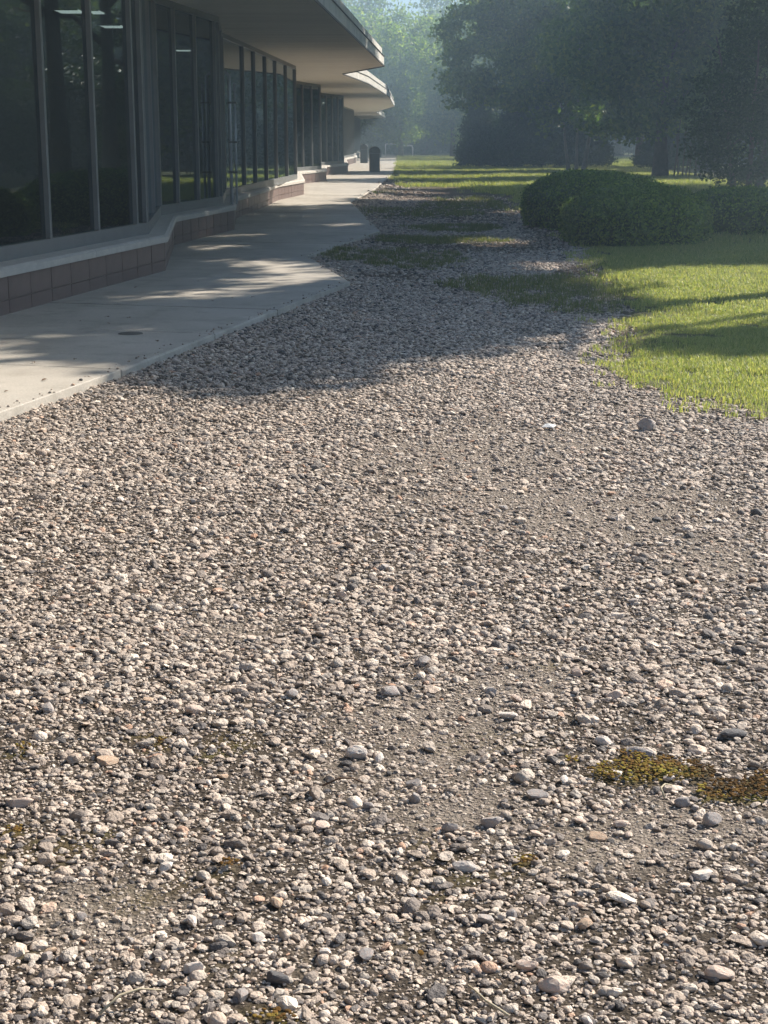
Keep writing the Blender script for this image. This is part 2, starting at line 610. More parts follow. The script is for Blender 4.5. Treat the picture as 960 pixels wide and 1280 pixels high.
for hx, hy in ((3.3, 24.0), (3.75, 24.5), (2.9, 25.2), (2.6, 29.4), (3.3, 29.2), (5.9, 26.6), (5.4, 27.2)):  # small gaps added to throw sun flecks on the clipped shrubs
    LIT.append([(hx - .12, hy - .1), (hx + .12, hy - .15), (hx + .2, hy + .25), (hx - .1, hy + .3)])


DIM = [gpoly(q) for q in [[(1010, 420), (880, 427), (850, 434), (880, 441), (1010, 446)]]]


def lit(x, y, z):
    """True where the sun ray through these crown points lands on sunlit ground (walls lie left of it)."""
    k = z / SUN.z
    sx, sy = x - SUN.x * k, y - SUN.y * k
    r = np.zeros(np.shape(sx), bool)
    for q in LIT:
        for ox, oy in ((0, 0), (.3, 0), (-.3, 0), (0, .35), (0, -.35)):
            r |= inpoly(sx + ox, sy + oy, q)
    for q in DIM:
        r &= ~inpoly(sx, sy, q)
    return r


def stem_tubes(mb, base, h, r, lean=(0, 0), limbs=5, spread=3.0, from_z=.35, seed=0):
    R = random.Random(seed)
    pts, rad = [], []
    for i in range(7):
        t = i / 6
        pts.append((base[0] + lean[0] * t + R.uniform(-.08, .08) * h * .15 * t, base[1] + lean[1] * t + R.uniform(-.08, .08) * h * .15 * t, base[2] - .1 + h * t))
        rad.append(r * (1.35 if i == 0 else 1 - .75 * t))
    mb.tube(pts, rad, 9)
    for k in range(limbs):
        t = from_z + (1 - from_z) * (k + R.random() * .6) / limbs
        j = min(int(t * 6), 5)
        p0 = Vector(pts[j]).lerp(Vector(pts[j + 1]), t * 6 - j)
        a = k * 2.4 + R.random()
        L = spread * (1.05 - .5 * t) * R.uniform(.7, 1.1)
        q = [p0]
        for s in (.35, .7, 1.0):
            q.append(p0 + Vector((math.cos(a) * L * s, math.sin(a) * L * s, L * (.55 * s - .12 * s * s) + R.uniform(-.1, .1) * L)))
        rr = r * (1 - .75 * t) * .6
        mb.tube(q, [rr, rr * .7, rr * .45, rr * .15], 6)


def clumps_in(n, lobes, shell=.55):
    """n points in a union of ellipsoid lobes (cx,cy,cz,rx,ry,rz), denser to the outside."""
    w = np.array([q[3] * q[4] * q[5] for q in lobes])
    pick = RNG.choice(len(lobes), n, p=w / w.sum())
    L = np.array(lobes)[pick]
    d = RNG.normal(size=(n, 3))
    d /= np.linalg.norm(d, axis=1)[:, None]
    rr = RNG.random(n) ** (1 / 3)
    rr = shell * RNG.uniform(.75, 1.02, n) + (1 - shell) * rr
    return L[:, :3] + d * L[:, 3:] * rr[:, None]


def leaves_of(cl, per, rad, flat=.6):
    k = len(cl)
    off = RNG.normal(size=(k, per, 3)) * rad * .5
    off[..., 2] *= flat
    return (cl[:, None, :] + off).reshape(-1, 3)


# ------------------------------------------------------------------ ground
def ax(*seg):
    r = []
    for a, b, s in seg:
        r += list(np.arange(a, b - 1e-6, s))
    return np.array(r + [seg[-1][1]])


gx = ax((-400, -60, 60), (-60, -8, 6), (-8, -3.4, .6), (-3.4, 4.4, .07), (4.4, 9, .35), (9, 30, 3), (30, 60, 10), (60, 400, 60))
gy = ax((-60, -4, 14), (-4, 1.8, .5), (1.8, 14, .07), (14, 32, .16), (32, 70, .6), (70, 180, 4), (180, 420, 40))
GX, GY = np.meshgrid(gx, gy, indexing='ij')
H = gz(GX, GY)
lawn_a, weed_a, fine_a, moss_a, dirt_a = masks(GX, GY)
inside_p = inpoly(GX, GY, PATH_POLY) | (GX < -6)
H = np.where(inside_p, -.11, H + .025 * lawn_a * (GY < 60))
V = np.stack([GX, GY, H], -1).reshape(-1, 3)
nx_, ny_ = GX.shape
ii = np.arange(nx_ * ny_).reshape(nx_, ny_)
F = np.stack([ii[:-1, :-1], ii[1:, :-1], ii[1:, 1:], ii[:-1, 1:]], -1).reshape(-1, 4)
me = fast_mesh('ground', V, F, M['ground'], True)
for k, v in (('lawn', np.maximum(lawn_a, .4 * weed_a)), ('fine', fine_a), ('moss', moss_a), ('dirt', dirt_a)):
    a = me.attributes.new(k, 'FLOAT', 'POINT')
    a.data.foreach_set('value', np.where(GX < -6, 1.0 if k == 'lawn' else 0, v).ravel().astype(np.float32))
tag(link(bpy.data.objects.new('ground', me)), 'pinkish gravel lot with bare grit patches running beside the walkway to the lawn', None, None, 'structure')

# ------------------------------------------------------------------ walkway: slabs with recessed joints
path = empty('walkway')
tag(path, 'zigzag edged pale concrete walkway of large slabs along the glass building', None, None, 'structure')
bed = MB()
# joint lines run across the path, slightly turned: y = y0 - .33 (x + 2)
JY = [-2.0, 1.6, 4.6, 7.4, 10.35, 12.45, 14.35, 17.35, 20.6, 23.6, 26.6, 30, 33.3, 36.6, 40, 44, 48, 53, 58, 64, 70, 77, 85, 95, 108, 122, 140]
SL = -.28
SLABPOLY = [Vector(q[:2]) for q in PATH_POLY]


def clip(poly, f):
    out = []
    for i in range(len(poly)):
        a, b = poly[i], poly[(i + 1) % len(poly)]
        fa, fb = f(a), f(b)
        if fa >= 0:
            out.append(a)
        if (fa >= 0) != (fb >= 0):
            out.append(a.lerp(b, fa / (fa - fb)))
    return out


line = lambda q: q.y - SL * (q.x + 2)
for k in range(len(JY) - 1):
    a, b = JY[k] + .009, JY[k + 1] - .009
    q = clip(clip(SLABPOLY, lambda t: line(t) - a), lambda t: b - line(t))
    if len(q) < 3:
        continue
    mb = MB()
    mb.prism(q, -.16, -.0015 * (k % 3))
    mb.build('slab', M['concrete'], path, .014)
bed.prism([Vector((q.x - (.03 if i < len(PATH_R) else -.0), q.y)) for i, q in enumerate(SLABPOLY)], -.3, -.022)
bed.build('joint_bed', M['joint'], path)

# ------------------------------------------------------------------ the glass building
bld = empty('glass_building', (0, 0, 0))
tag(bld, 'long low building of dark tinted windows on a tiled base under a deep zigzag eave', 'building')
HEAD = 3.5
INSET = .20


def offset(pts, d):
    r = []
    for i, q in enumerate(pts):
        a = (pts[i] - pts[i - 1]).xy.normalized() if i else (pts[1] - pts[0]).xy.normalized()
        b = (pts[i + 1] - pts[i]).xy.normalized() if i < len(pts) - 1 else a
        na, nb = Vector((-a.y, a.x)), Vector((-b.y, b.x))
        m = (na + nb).normalized()
        s = q.xy + m * d / max(m.dot(na), .5)
        r.append(Vector((s.x, s.y, 0)))
    return r


BASE = BASE + [Vector((-2.6, 156, 0))]
NB = len(BASE) - 1
core0, core1 = offset(BASE, .018), offset(BASE, .30)
cop0, cop1 = offset(BASE, -.035), offset(BASE, .34)
lip = offset(BASE, -.005)
# base wall: mortar core and tiles in two courses
tile_cache = {}
detail = [1, 1, 1, 1, 1, 1, 1, 1, 1, 1, 1, 1, 1, 1, 1, 1]
ntile = 0
for i in range(NB):
    A, B = BASE[i], BASE[i + 1]
    L = (B - A).xy.length
    mb = MB()
    mb.prism([core0[i], core0[i + 1], core1[i + 1], core1[i]], -.12, .33)
    bw = mb.build('base_wall', M['mortar'], bld)
    if B.y < 3:
        continue
    d = (B - A).xy.normalized()
    facing = d.x > 0
    w = .53 if B.y < 50 else .62
    if not facing:
        w = L / max(1, round(L / .9))
    nt_ = max(1, round(L / w))
    w = L / nt_
    for k in range(nt_):
        y_here = A.y + d.y * w * (k + .5)
        if y_here < 5 or ntile > 296:
            continue
        for z0, z1 in ((-.02, .118), (.126, .325)):
            key = (round(w, 4), z0)
            if key not in tile_cache:
                t = MB()
                t.obox((0, 0), (1, 0), w - .012, .03, z0, z1)
                tile_cache[key] = t.mesh('tile', M['tile'])
            o = bpy.data.objects.new('tile', tile_cache[key])
            e = Vector((-d.y, d.x))
            c = A.xy + d * w * (k + .5) + e * (.015 + random.uniform(-.0012, .0012))
            o.location = (c.x, c.y, random.uniform(-.0015, .0015))
            o.rotation_euler = (0, 0, math.atan2(d.y, d.x))
            link(o, bw)
            ntile += 1
# coping stones
for i in range(NB):
    A, B = BASE[i], BASE[i + 1]
    L = (B - A).xy.length
    nseg = max(1, round(L / 2.7)) if B.y < 50 else 1
    if i == 1:
        cuts = [0, .30, .46, .608, .818, 1]
    else:
        cuts = [k / nseg for k in range(nseg + 1)]
    for a, b in zip(cuts[:-1], cuts[1:]):
        g = .003 / L
        a, b = a + (g if a else 0), b - (g if b < 1 else 0)
        lo = [cop0[i].lerp(cop0[i + 1], t) for t in (a, b)]
        li = [cop1[i].lerp(cop1[i + 1], t) for t in (a, b)]
        md = [core0[i].lerp(core0[i + 1], t) + (cop0[i] - core0[i]) * .35 for t in (a, b)]
        vs = []
        for s in (0, 1):
            vs += [(lo[s].x, lo[s].y, .332), (lo[s].x, lo[s].y, .392), (md[s].x, md[s].y, .415), (li[s].x, li[s].y, .44), (li[s].x, li[s].y, .332)]
        mb = MB()
        mb.add(vs, [(0, 5, 6, 1), (1, 6, 7, 2), (2, 7, 8, 3), (3, 8, 9, 4), (4, 9, 5, 0), (4, 3, 2, 1, 0), (5, 6, 7, 8, 9)][0:])
        me_fix = mb.build('coping_stone', M['coping'], bld)
        bm = bmesh.new()
        bm.from_mesh(me_fix.data)
        bmesh.ops.recalc_face_normals(bm, faces=bm.faces)
        bm.to_mesh(me_fix.data)
        bm.free()

# glazing: straight from E to G although the base wall steps in and out below it
GL = [q for k, q in enumerate(BASE) if k not in (6, 7)]
glz = offset(GL, INSET)
PANES = {}


def glaze(A, B, stops, far=False):
    """One bay of glazing from A to B; stops are distances of the mullions between the ends."""
    d = (B - A).xy.normalized()
    fr = MB()
    fr.wall(A, B, -.02, .07, .425, .56, .0, .0)
    fr.wall(A, B, -.03, .08, .395, .424, .0, .0)
    fr.wall(A, B, -.02, .07, HEAD - .09, HEAD - .002, .0, .0)
    bay = fr.build('window_frame', M['alu'], bld)
    L = (B - A).xy.length
    xs = [0.05] + list(stops) + [L - 0.05]
    for s in xs:
        mb = MB()
        c = A.xy + d * s
        mb.obox(c + Vector((-d.y, d.x)) * .02, d, .055, .085, .562, HEAD - .092)
        mb.build('mullion', M['alu'], bay)
    for a, b in zip(xs[:-1], xs[1:]):
        if b - a < .09:
            continue
        mb = MB()
        c = A.xy + d * (a + b) / 2 + Vector((-d.y, d.x)) * .03
        mb.obox(c, d, b - a - .066, .012, .561, HEAD - .091)
        mb.build('pane', M['glass'], bay)


for i in range(len(GL) - 1):
    A, B = glz[i], glz[i + 1]
    L = (B - A).xy.length
    if L < .3:
        continue
    if i == 0:
        st = [k * 2.2 for k in range(1, int(L / 2.2) + 1)]
    elif i == 1:
        st = [at_line(62, 300, A, B), at_line(122, 285, A, B), at_line(170, 272, A, B)]
        w = st[1] - st[0]
        while st[0] > 1.2 * w:
            st.insert(0, st[0] - w)
        st = [s for s in st if .2 < s < L - .2]
    elif i == 3:
        st = [s for s in (at_line(x, 150, A, B) for x in (220, 246, 270)) if .2 < s < L - .2]
    elif i == 5:
        st = [s for s in (at_line(x, 150, A, B) for x in (305, 319, 333, 345.5, 358.5)) if .2 < s < L - .2]
    else:
        facing = (B - A).x > 0
        nn = max(1, round(L / (1.35 if facing else 2.0)))
        st = [L * k / nn for k in range(1, nn)]
    glaze(A, B, st)

# conduit at the corner post
D = glz[4]
mb = MB()
cx, cy = D.x + .17, D.y - .02
mb.tube([(cx, cy, .43), (cx, cy, 2.55), (cx - .08, cy + .05, 2.62)], [.028] * 3, 10)
mb.tube([(cx + .085, cy + .02, .43), (cx + .085, cy + .02, 2.42)], [.02] * 2, 8)
cd = mb.build('conduit', M['pipe'], bld)
for z in (.95, 1.45, 2.1):
    mb = MB()
    mb.box(cx - .04, cx + .115, cy - .035, cy + .05, z, z + .03)
    mb.build('clip', M['edge'], cd)

# roof slab, soffit and fascia
EAVE = [Vector((-2.45, -6, 0)), Vector((-1.0, 23.74, 0)), Vector((0.0, 44.24, 0)), Vector((-1.29, 49.51, 0)), Vector((-.58, 57.79, 0)), Vector((.22, 74.47, 0)),
        Vector((.64, 97.36, 0)), Vector((-.59, 116.7, 0)), Vector((.15, 151.2, 0)), Vector((-2.0, 157, 0))]
back = [Vector((-26, 157, 0)), Vector((-26, -6, 0))]
mb = MB()
mb.prism([q.xy for q in offset(EAVE, .03) + back], HEAD, HEAD + .05)
mb.build('soffit', M['soffit'], bld)
mb = MB()
mb.prism([q.xy for q in offset(EAVE, .10) + back], HEAD + .052, HEAD + .42)
mb.build('roof', M['roof'], bld)
e0, e1, e2, e3 = offset(EAVE, 0), offset(EAVE, .026), offset(EAVE, .055), offset(EAVE, .095)
ed = offset(EAVE, -.02)
for i in range(len(EAVE) - 1):
    fs = MB()
    fs.prism([e0[i], e0[i + 1], e1[i + 1], e1[i]], HEAD - .005, HEAD + .235)
    fo = fs.build('fascia', M['fascia'], bld)
    fs = MB()
    fs.prism([ed[i], ed[i + 1], e3[i + 1], e3[i]], HEAD + .237, HEAD + .252)
    fs.prism([ed[i], ed[i + 1], e0[i + 1], e0[i]], HEAD - .03, HEAD + .004)
    fs.build('drip_edge', M['edge'], fo)
    fs = MB()
    fs.prism([e2[i], e2[i + 1], e3[i + 1], e3[i]], HEAD + .254, HEAD + .46)
    fs.build('upper_fascia', M['fascia'], fo)
# the room behind the glass
mb = MB()
mb.box(-25.9, -25.7, -5.9, 156, -.1, HEAD - .01)
mb.box(-25.6, -2.6, -5.95, -5.8, -.1, HEAD - .01)
mb.box(-25.6, -2.7, 155.9, 156, -.1, HEAD - .01)
mb.box(-12, -11.85, 2, 60, .02, HEAD - .1)
mb.box(-25, -5.5, 62, 62.15, .02, HEAD - .1)
mb.build('inner_wall', M['inside'], bld)
mb = MB()
cl = [q.xy for q in offset(GL, .32)]
mb.prism(cl + [Vector((-25.6, 155.8)), Vector((-25.6, -5.7))], HEAD - .1, HEAD - .03)
mb.build('inner_ceiling', M['inside'], bld)
mb = MB()
mb.prism([q.xy for q in offset(GL, .36)] + [Vector((-25.6, 155.8)), Vector((-25.6, -5.7))], -.10, .02)
mb.build('inner_floor', M['carpet'], bld)
for (x, y, l_, lab) in [(86, 13, .72, 'lit ceiling panel behind the first wide window pane'), (140, 32, .8, 'lower lit ceiling panel behind the second window pane'),
                        (119, 14, .35, 'small lit ceiling panel cut by the window mullion'), (229, 62, .6, 'dim ceiling panel behind the second window bay')]:
    q = at(x, y, HEAD - .105)
    mb = MB()
    mb.box(-.17 if l_ > .5 else -.08, .17 if l_ > .5 else .08, -.33, .33, -.02, 0)
    root = empty('ceiling_light', (q.x, q.y, HEAD - .104))
    tag(root, lab, 'ceiling light')
    mb.build('diffuser', M['lamp'], root)
    mb = MB()
    w = .17 if l_ > .5 else .08
    mb.box(-w - .03, w + .03, -.36, -.331, -.026, 0)
    mb.box(-w - .03, w + .03, .331, .36, -.026, 0)
    mb.build('frame', M['alu'], root)

# ------------------------------------------------------------------ stones
def stone_mesh(name, sub, seed, mat, flat=.6, cuts=7):
    R = random.Random(seed)
    bm = bmesh.new()
    bmesh.ops.create_icosphere(bm, subdivisions=sub, radius=1)
    ax_ = (1, R.uniform(.62, .95), flat * R.uniform(.8, 1.2))
    planes = []
    for k in range(cuts):
        d = Vector((R.gauss(0, 1), R.gauss(0, 1), R.gauss(0, 1))).normalized()
        planes.append((d, R.uniform(.48, .86)))
    for v in bm.verts:
        c = v.co.copy()
        for d, h in planes:
            s = c.dot(d) - h
            if s > 0:
                c -= d * s * .92
        c += v.normal * R.uniform(-.035, .035)
        v.co = Vector((c.x * ax_[0], c.y * ax_[1], c.z * ax_[2])) * .5
    me = bpy.data.meshes.new(name)
    bm.to_mesh(me)
    bm.free()
    me.materials.append(mat)
    return me


kinds = bpy.data.collections.new('gravel_kinds')
for k in range(12):
    me = stone_mesh('gravel_stone', 2, 100 + k, M['gravel'], .52 if k < 8 else .34, 7 + k % 5)
    me.polygons.foreach_set('use_smooth', [k % 4 == 0] * len(me.polygons))
    kinds.objects.link(bpy.data.objects.new('gravel_stone', me))


def scatter(name, pts, rot, scl, tint, coll, nk):
    """One mesh of points that instances the collection's kinds: ground cover nobody could count."""
    k = len(pts)
    me = bpy.data.meshes.new(name)
    me.vertices.add(k)
    me.vertices.foreach_set('co', np.asarray(pts, np.float32).ravel())
    for nm_, ty, dat in (('rot', 'FLOAT_VECTOR', rot), ('scl', 'FLOAT_VECTOR', scl), ('tint', 'FLOAT', tint), ('idx', 'INT', RNG.integers(0, nk, k))):
        a = me.attributes.new(nm_, ty, 'POINT')
        a.data.foreach_set('vector' if ty == 'FLOAT_VECTOR' else 'value', np.ascontiguousarray(dat, np.int32 if ty == 'INT' else np.float32).ravel())
    o = link(bpy.data.objects.new(name, me))
    ng = bpy.data.node_groups.new(name, 'GeometryNodeTree')
    ng.interface.new_socket('Geometry', in_out='INPUT', socket_type='NodeSocketGeometry')
    ng.interface.new_socket('Geometry', in_out='OUTPUT', socket_type='NodeSocketGeometry')
    gi, go = ng.nodes.new('NodeGroupInput'), ng.nodes.new('NodeGroupOutput')
    ip = ng.nodes.new('GeometryNodeInstanceOnPoints')
    ci = ng.nodes.new('GeometryNodeCollectionInfo')
    ci.inputs['Collection'].default_value = coll
    ci.inputs['Separate Children'].default_value = True
    ci.inputs['Reset Children'].default_value = True
    ip.inputs['Pick Instance'].default_value = True
    L = ng.links.new
    L(gi.outputs[0], ip.inputs['Points'])
    L(ci.outputs[0], ip.inputs['Instance'])

    def attr(nm_, ty):
        q = ng.nodes.new('GeometryNodeInputNamedAttribute')
        q.data_type = ty
        q.inputs[0].default_value = nm_
        return q.outputs['Attribute']
    L(attr('idx', 'INT'), ip.inputs['Instance Index'])
    er = ng.nodes.new('FunctionNodeEulerToRotation')
    L(attr('rot', 'FLOAT_VECTOR'), er.inputs[0])
    L(er.outputs[0], ip.inputs['Rotation'])
    L(attr('scl', 'FLOAT_VECTOR'), ip.inputs['Scale'])
    L(ip.outputs[0], go.inputs[0])
    md = o.modifiers.new('scatter', 'NODES')
    md.node_group = ng
    return o


SP_, SR_, SS_, ST_ = [], [], [], []


def gravel_band(y0, y1, dens, med, sig, xl, xr, dmin, dmax):
    area = (y1 - y0) * ((xr(y0) - xl(y0)) + (xr(y1) - xl(y1))) / 2
    k = int(area * dens)
    y = RNG.uniform(y0, y1, k)
    x = xl(y) + RNG.random(k) * (xr(y) - xl(y))
    lawn, weed, fine, moss, dirt = masks(x, y)
    d = np.clip(med * np.exp(sig * RNG.normal(size=k)), dmin, dmax)
    isf = fine > RNG.uniform(.15, 1.0, k)
    d = np.where(isf, d * .55, d)
    lawn = masks(x + RNG.normal(0, .10, k), y + RNG.normal(0, .16, k))[0]
    onp = inpoly(x, y, PATH_POLY)
    keep = ~(onp & (inpoly(x + .10, y - .05, PATH_POLY) | (RNG.random(k) > .035))) & (x > -4.5) & (lawn < .5)
    r = RNG.random(k)
    keep &= r > weed * .55
    keep &= r > dirt * np.where(y < 9, .45, .88)
    keep &= r > moss * .72
    keep &= (r > .25) | ~isf
    if dmax < .012:
        keep &= (RNG.random(k) < .22) | isf
    x, y, d, onp = x[keep], y[keep], d[keep] * np.where(onp[keep], .7, 1), onp[keep]
    k = len(x)
    z = np.where(onp, .002, gz(x, y)) + d * RNG.uniform(.0, .17, k)
    SP_.append(np.stack([x, y, z], 1))
    SR_.append(np.stack([RNG.normal(0, .17, k), RNG.normal(0, .17, k), RNG.uniform(0, 6.28, k)], 1))
    SS_.append(d[:, None] * RNG.uniform(.85, 1.2, (k, 3)))
    ST_.append(np.clip(RNG.random(k) * .97, 0, 1))


xr0 = lambda y: .285 * y + 1.3
xl0 = lambda y: -.285 * y - .45
gravel_band(1.9, 4.2, 7200, .0118, .52, xl0, xr0, .007, .06)
gravel_band(1.9, 5.2, 15000, .0066, .3, xl0, xr0, .004, .011)
gravel_band(4.2, 7.0, 5200, .0150, .48, xl0, xr0, .008, .06)
gravel_band(7.0, 10.5, 3300, .0205, .40, xl0, xr0, .012, .07)
xl1 = lambda y: np.maximum(-.285 * y - .4, -2.6)
xr1 = lambda y: np.minimum(.285 * y + .8, 3.6)
gravel_band(10.5, 17, 2100, .028, .35, xl1, xr1, .012, .07)
xr2 = lambda y: 3.4 + 0 * y
xl2 = lambda y: -1.3 + 0 * y
gravel_band(17, 28, 1150, .036, .35, xl2, xr2, .015, .09)
gravel_band(28, 46, 420, .052, .3, xl2, xr2, .02, .10)
gravel_band(46, 80, 60, .09, .3, xl2, lambda y: 1.6 + 0 * y, .04, .16)
g = scatter('gravel', np.concatenate(SP_), np.concatenate(SR_), np.concatenate(SS_), np.concatenate(ST_), kinds, 12)
tag(g, 'loose pinkish grey gravel covering the lot', 'gravel', None, 'stuff')

# single stones that stand out of the gravel
ROCKS = [
    (808, 531, 21, 20, 'rock_grey', 'dark grey rounded rock alone on the gravel near the lawn corner'),
    (445, 930, 27, 20, 'rock_pale', 'pale flat stone on bare fine grit in the middle foreground'),
    (243, 881, 24, 18, 'rock_pink', 'pinkish stone bigger than the pebbles around it left of the bare grit'),
    (917, 912, 34, 15, 'rock_dark', 'dark bluish flat stone at the right edge above the moss'),
    (797, 931, 36, 16, 'rock_grey', 'grey streaked flat stone just above the yellow moss patch'),
    (755, 917, 24, 13, 'rock_pale', 'white flat stone above and left of the yellow moss patch'),
    (890, 1018, 22, 22, 'rock_grey', 'dark blocky stone below the brown moss'),
    (855, 996, 22, 15, 'rock_grey', 'rounded grey stone between the yellow and the brown moss'),
    (671, 984, 28, 14, 'rock_grey', 'low grey stone on the grit left of the yellow moss'),
    (615, 1018, 26, 17, 'rock_grey', 'broad grey pebble on the grit right of centre foreground'),
    (562, 1023, 20, 17, 'rock_grey', 'round grey stone on the grit below the pair of pebbles'),
    (346, 1208, 34, 22, 'rock_dark', 'dark wedge shaped stone propped on its edge in the near foreground'),
    (240, 1198, 26, 22, 'rock_pale', 'pale angular stone in the lower left foreground'),
    (659, 1192, 27, 22, 'rock_pink', 'pale upright wedge of stone in the lower right foreground'),
    (692, 1217, 40, 22, 'rock_pink', 'broad pinkish layered stone beside the upright wedge'),
    (900, 1203, 34, 20, 'rock_pink', 'large flat pale stone near the lower right corner'),
    (528, 822, 22, 15, 'rock_grey', 'grey stone on the bare grit upper centre of the lot'),
    (490, 856, 32, 13, 'rock_grey', 'long low grey stone above the bare grit patch'),
    (946, 636, 16, 12, 'rock_dark', 'dark stone at the right edge among fine gravel'),
    (822, 646, 14, 10, 'rock_dark', 'small dark stone right of centre in sunlit gravel'),
    (133, 943, 28, 13, 'rock_tan', 'broad flat tan stone in the left foreground'),
    (25, 1000, 34, 13, 'rock_pink', 'long pinkish stone by the left edge'),
    (581, 1072, 30, 16, 'rock_pale', 'pale oval stone right of centre in the near gravel'),
    (462, 997, 17, 12, 'rock_grey', 'squat grey stone left of the round pebbles on the grit'),
    (517, 968, 20, 17, 'rock_grey', 'upper round pebble of the pair on the grit'),
    (517, 987, 17, 15, 'rock_grey', 'lower round pebble of the pair on the grit'),
    (160, 463, 9, 8, 'rock_pale', 'white stone against the kerb edge of the walkway'),
    (746, 1037, 24, 11, 'rock_tan', 'orange tan flat stone below the moss on fine grit'),
    (768, 862, 22, 13, 'rock_pink', 'rosy flat stone right of centre above the moss'),
    (635, 886, 24, 15, 'rock_pale', 'pale blocky stone on the right rim of the bare grit'),
    (880, 1085, 30, 15, 'rock_pale', 'pale oval stone in the right foreground below the moss'),
    (640, 1130, 18, 12, 'rock_grey', 'small grey stone above the upright wedge of stone'),
]
rock_cache = {}


def px_per_m(q):
    return FPX / math.sqrt(q.x ** 2 + q.y ** 2 + (EYE - q.z) ** 2)


for k, (x, y, w, h, mt, lab) in enumerate(ROCKS):
    q = at(x, y + h * .3, GZ + .012)
    s = px_per_m(q)
    W, Hh = w / s * 1.08, h / s * 1.15
    me = stone_mesh('stone', 3, 500 + k, M[mt], 1.0, 8)
    me.polygons.foreach_set('use_smooth', [False] * len(me.polygons))
    o = link(bpy.data.objects.new('stone', me))
    o.scale = (W, max(W * .75, Hh * .8), Hh * .82)
    o.location = (q.x, q.y, float(gz(q.x, q.y)) + Hh * .24)
    o.rotation_euler = (random.uniform(-.15, .15), random.uniform(-.15, .15), random.uniform(-.4, .4))
    tag(o, lab, 'stone')
shared = [stone_mesh('stone', 2, 700 + k, M[('rock_pink', 'rock_grey', 'rock_pale', 'rock_pink', 'rock_tan')[k % 5]], .52, 9) for k in range(10)]
made = 0
while made < 110:
    yy = 2.2 + 6.2 * random.random() ** 1.6
    xx = random.uniform(-1, 1) * (.26 * yy)
    q = Vector((xx, yy, GZ))
    if inpoly([xx], [yy], PATH_POLY)[0] or masks([xx], [yy])[0][0] > .3:
        continue
    o = link(bpy.data.objects.new('stone', shared[made % 10]))
    s = random.uniform(.028, .046) * (1.2 if yy > 4 else 1)
    o.scale = (s, s, s)
    o.location = (xx, yy, float(gz(xx, yy)) + s * .2)
    o.rotation_euler = (random.gauss(0, .2), random.gauss(0, .2), random.uniform(0, 6.28))
    tag(o, 'weathered stone lying loose on the gravel and larger than the pebbles round it', 'stone', 'larger loose stones on the gravel')
    made += 1

# ------------------------------------------------------------------ grass, weeds, moss
def tuft(name, seed, blades, h, spread, w, mat):
    R = np.random.default_rng(seed)
    vs, fs = [], []
    for b in range(blades):
        a, r = R.uniform(0, 6.28), spread * math.sqrt(R.random())
        x, y = r * math.cos(R.uniform(0, 6.28)), r * math.sin(R.uniform(0, 6.28))
        hh = h * R.uniform(.5, 1.15)
        ln = hh * R.uniform(.15, .7)
        dx, dy = math.cos(a), math.sin(a)
        px_, py_ = -dy * w / 2, dx * w / 2
        i = len(vs)
        vs += [(x - px_, y - py_, 0), (x + px_, y + py_, 0), (x + dx * ln * .35 + px_ * .8, y + dy * ln * .35 + py_ * .8, hh * .62),
               (x + dx * ln * .35 - px_ * .8, y + dy * ln * .35 - py_ * .8, hh * .62), (x + dx * ln, y + dy * ln, hh * (1 - .15 * R.random()))]
        fs += [(i, i + 1, i + 2, i + 3), (i + 3, i + 2, i + 4)]
    me = bpy.data.meshes.new(name)
    me.from_pydata(vs, [], fs)
    me.materials.append(mat)
    return me


def tuft_kinds(name, n_, *a):
    c = bpy.data.collections.new(name)
    for k in range(n_):
        c.objects.link(bpy.data.objects.new(name, tuft(name, 40 + k, *a)))
    return c


def grow(name, lab, cat, coll, nk, boxes, test, size=(.8, 1.25)):
    P, S = [], []
    for x0, x1, y0, y1, dens, sc in boxes:
        k = int((x1 - x0) * (y1 - y0) * dens)
        x, y = RNG.uniform(x0, x1, k), RNG.uniform(y0, y1, k)
        keep = test(x, y) & ~inpoly(x, y, PATH_POLY)
        x, y = x[keep], y[keep]
        P.append(np.stack([x, y, gz(x, y) + .018 * (y < 60) * 1.0], 1))
        s = sc * RNG.uniform(size[0], size[1], len(x)) * (.65 + .7 * fbm(x, y, .8, 77))
        S.append(np.stack([s, s, s], 1))
    P, S = np.concatenate(P), np.concatenate(S)
    k = len(P)
    rot = np.stack([RNG.normal(0, .12, k), RNG.normal(0, .12, k), RNG.uniform(0, 6.28, k)], 1)
    tone = np.clip(.55 * fbm(P[:, 0], P[:, 1], .16, 88) + .55 * fbm(P[:, 0], P[:, 1], .04, 89) + RNG.normal(0, .12, k) - .14 - .3 * (P[:, 0] > .8), 0, 1)
    o = scatter(name, P, rot, S, tone, coll, nk)
    tag(o, lab, cat, None, 'stuff')
    return o


gk = tuft_kinds('grass_tuft', 8, 16, .048, .05, .005, M['grass'])
lawn_t = lambda x, y: (masks(x - .16 + RNG.normal(0, .24, np.shape(x)), y + RNG.normal(0, .4, np.shape(x)))[0] > .5) & (RNG.random(np.shape(x)) < .25 + 1.5 * fbm(x, y, .55, 61)) & (fbm(x, y, .35, 19) > .30)
grow('lawn_grass', 'short lawn grass right of the gravel and beyond it', 'grass', gk, 8,
     [(1.4, 5.6, 7.0, 14, 900, .9), (5.6, 10, 5.0, 14, 350, 1.1), (2.3, 11, 14, 24, 330, 1.2), (1.5, 9, 24, 45, 70, 1.9), (0, 14, 45, 90, 22, 2.6), (0, 22, 90, 150, 7, 3.6)], lawn_t)
wk = tuft_kinds('weed_tuft', 6, 9, .05, .06, .005, M['weed'])
grow('weeds', 'thin grass and weeds creeping through the gravel', 'weeds', wk, 6,
     [(-1.2, 3.2, 10.5, 30, 190, 1.0), (-1.2, 3, 30, 48, 40, 1.6)], lambda x, y: (masks(x, y)[1] > RNG.random(np.shape(x)) * 1.1) & (fbm(x, y, .4, 5) > .36))
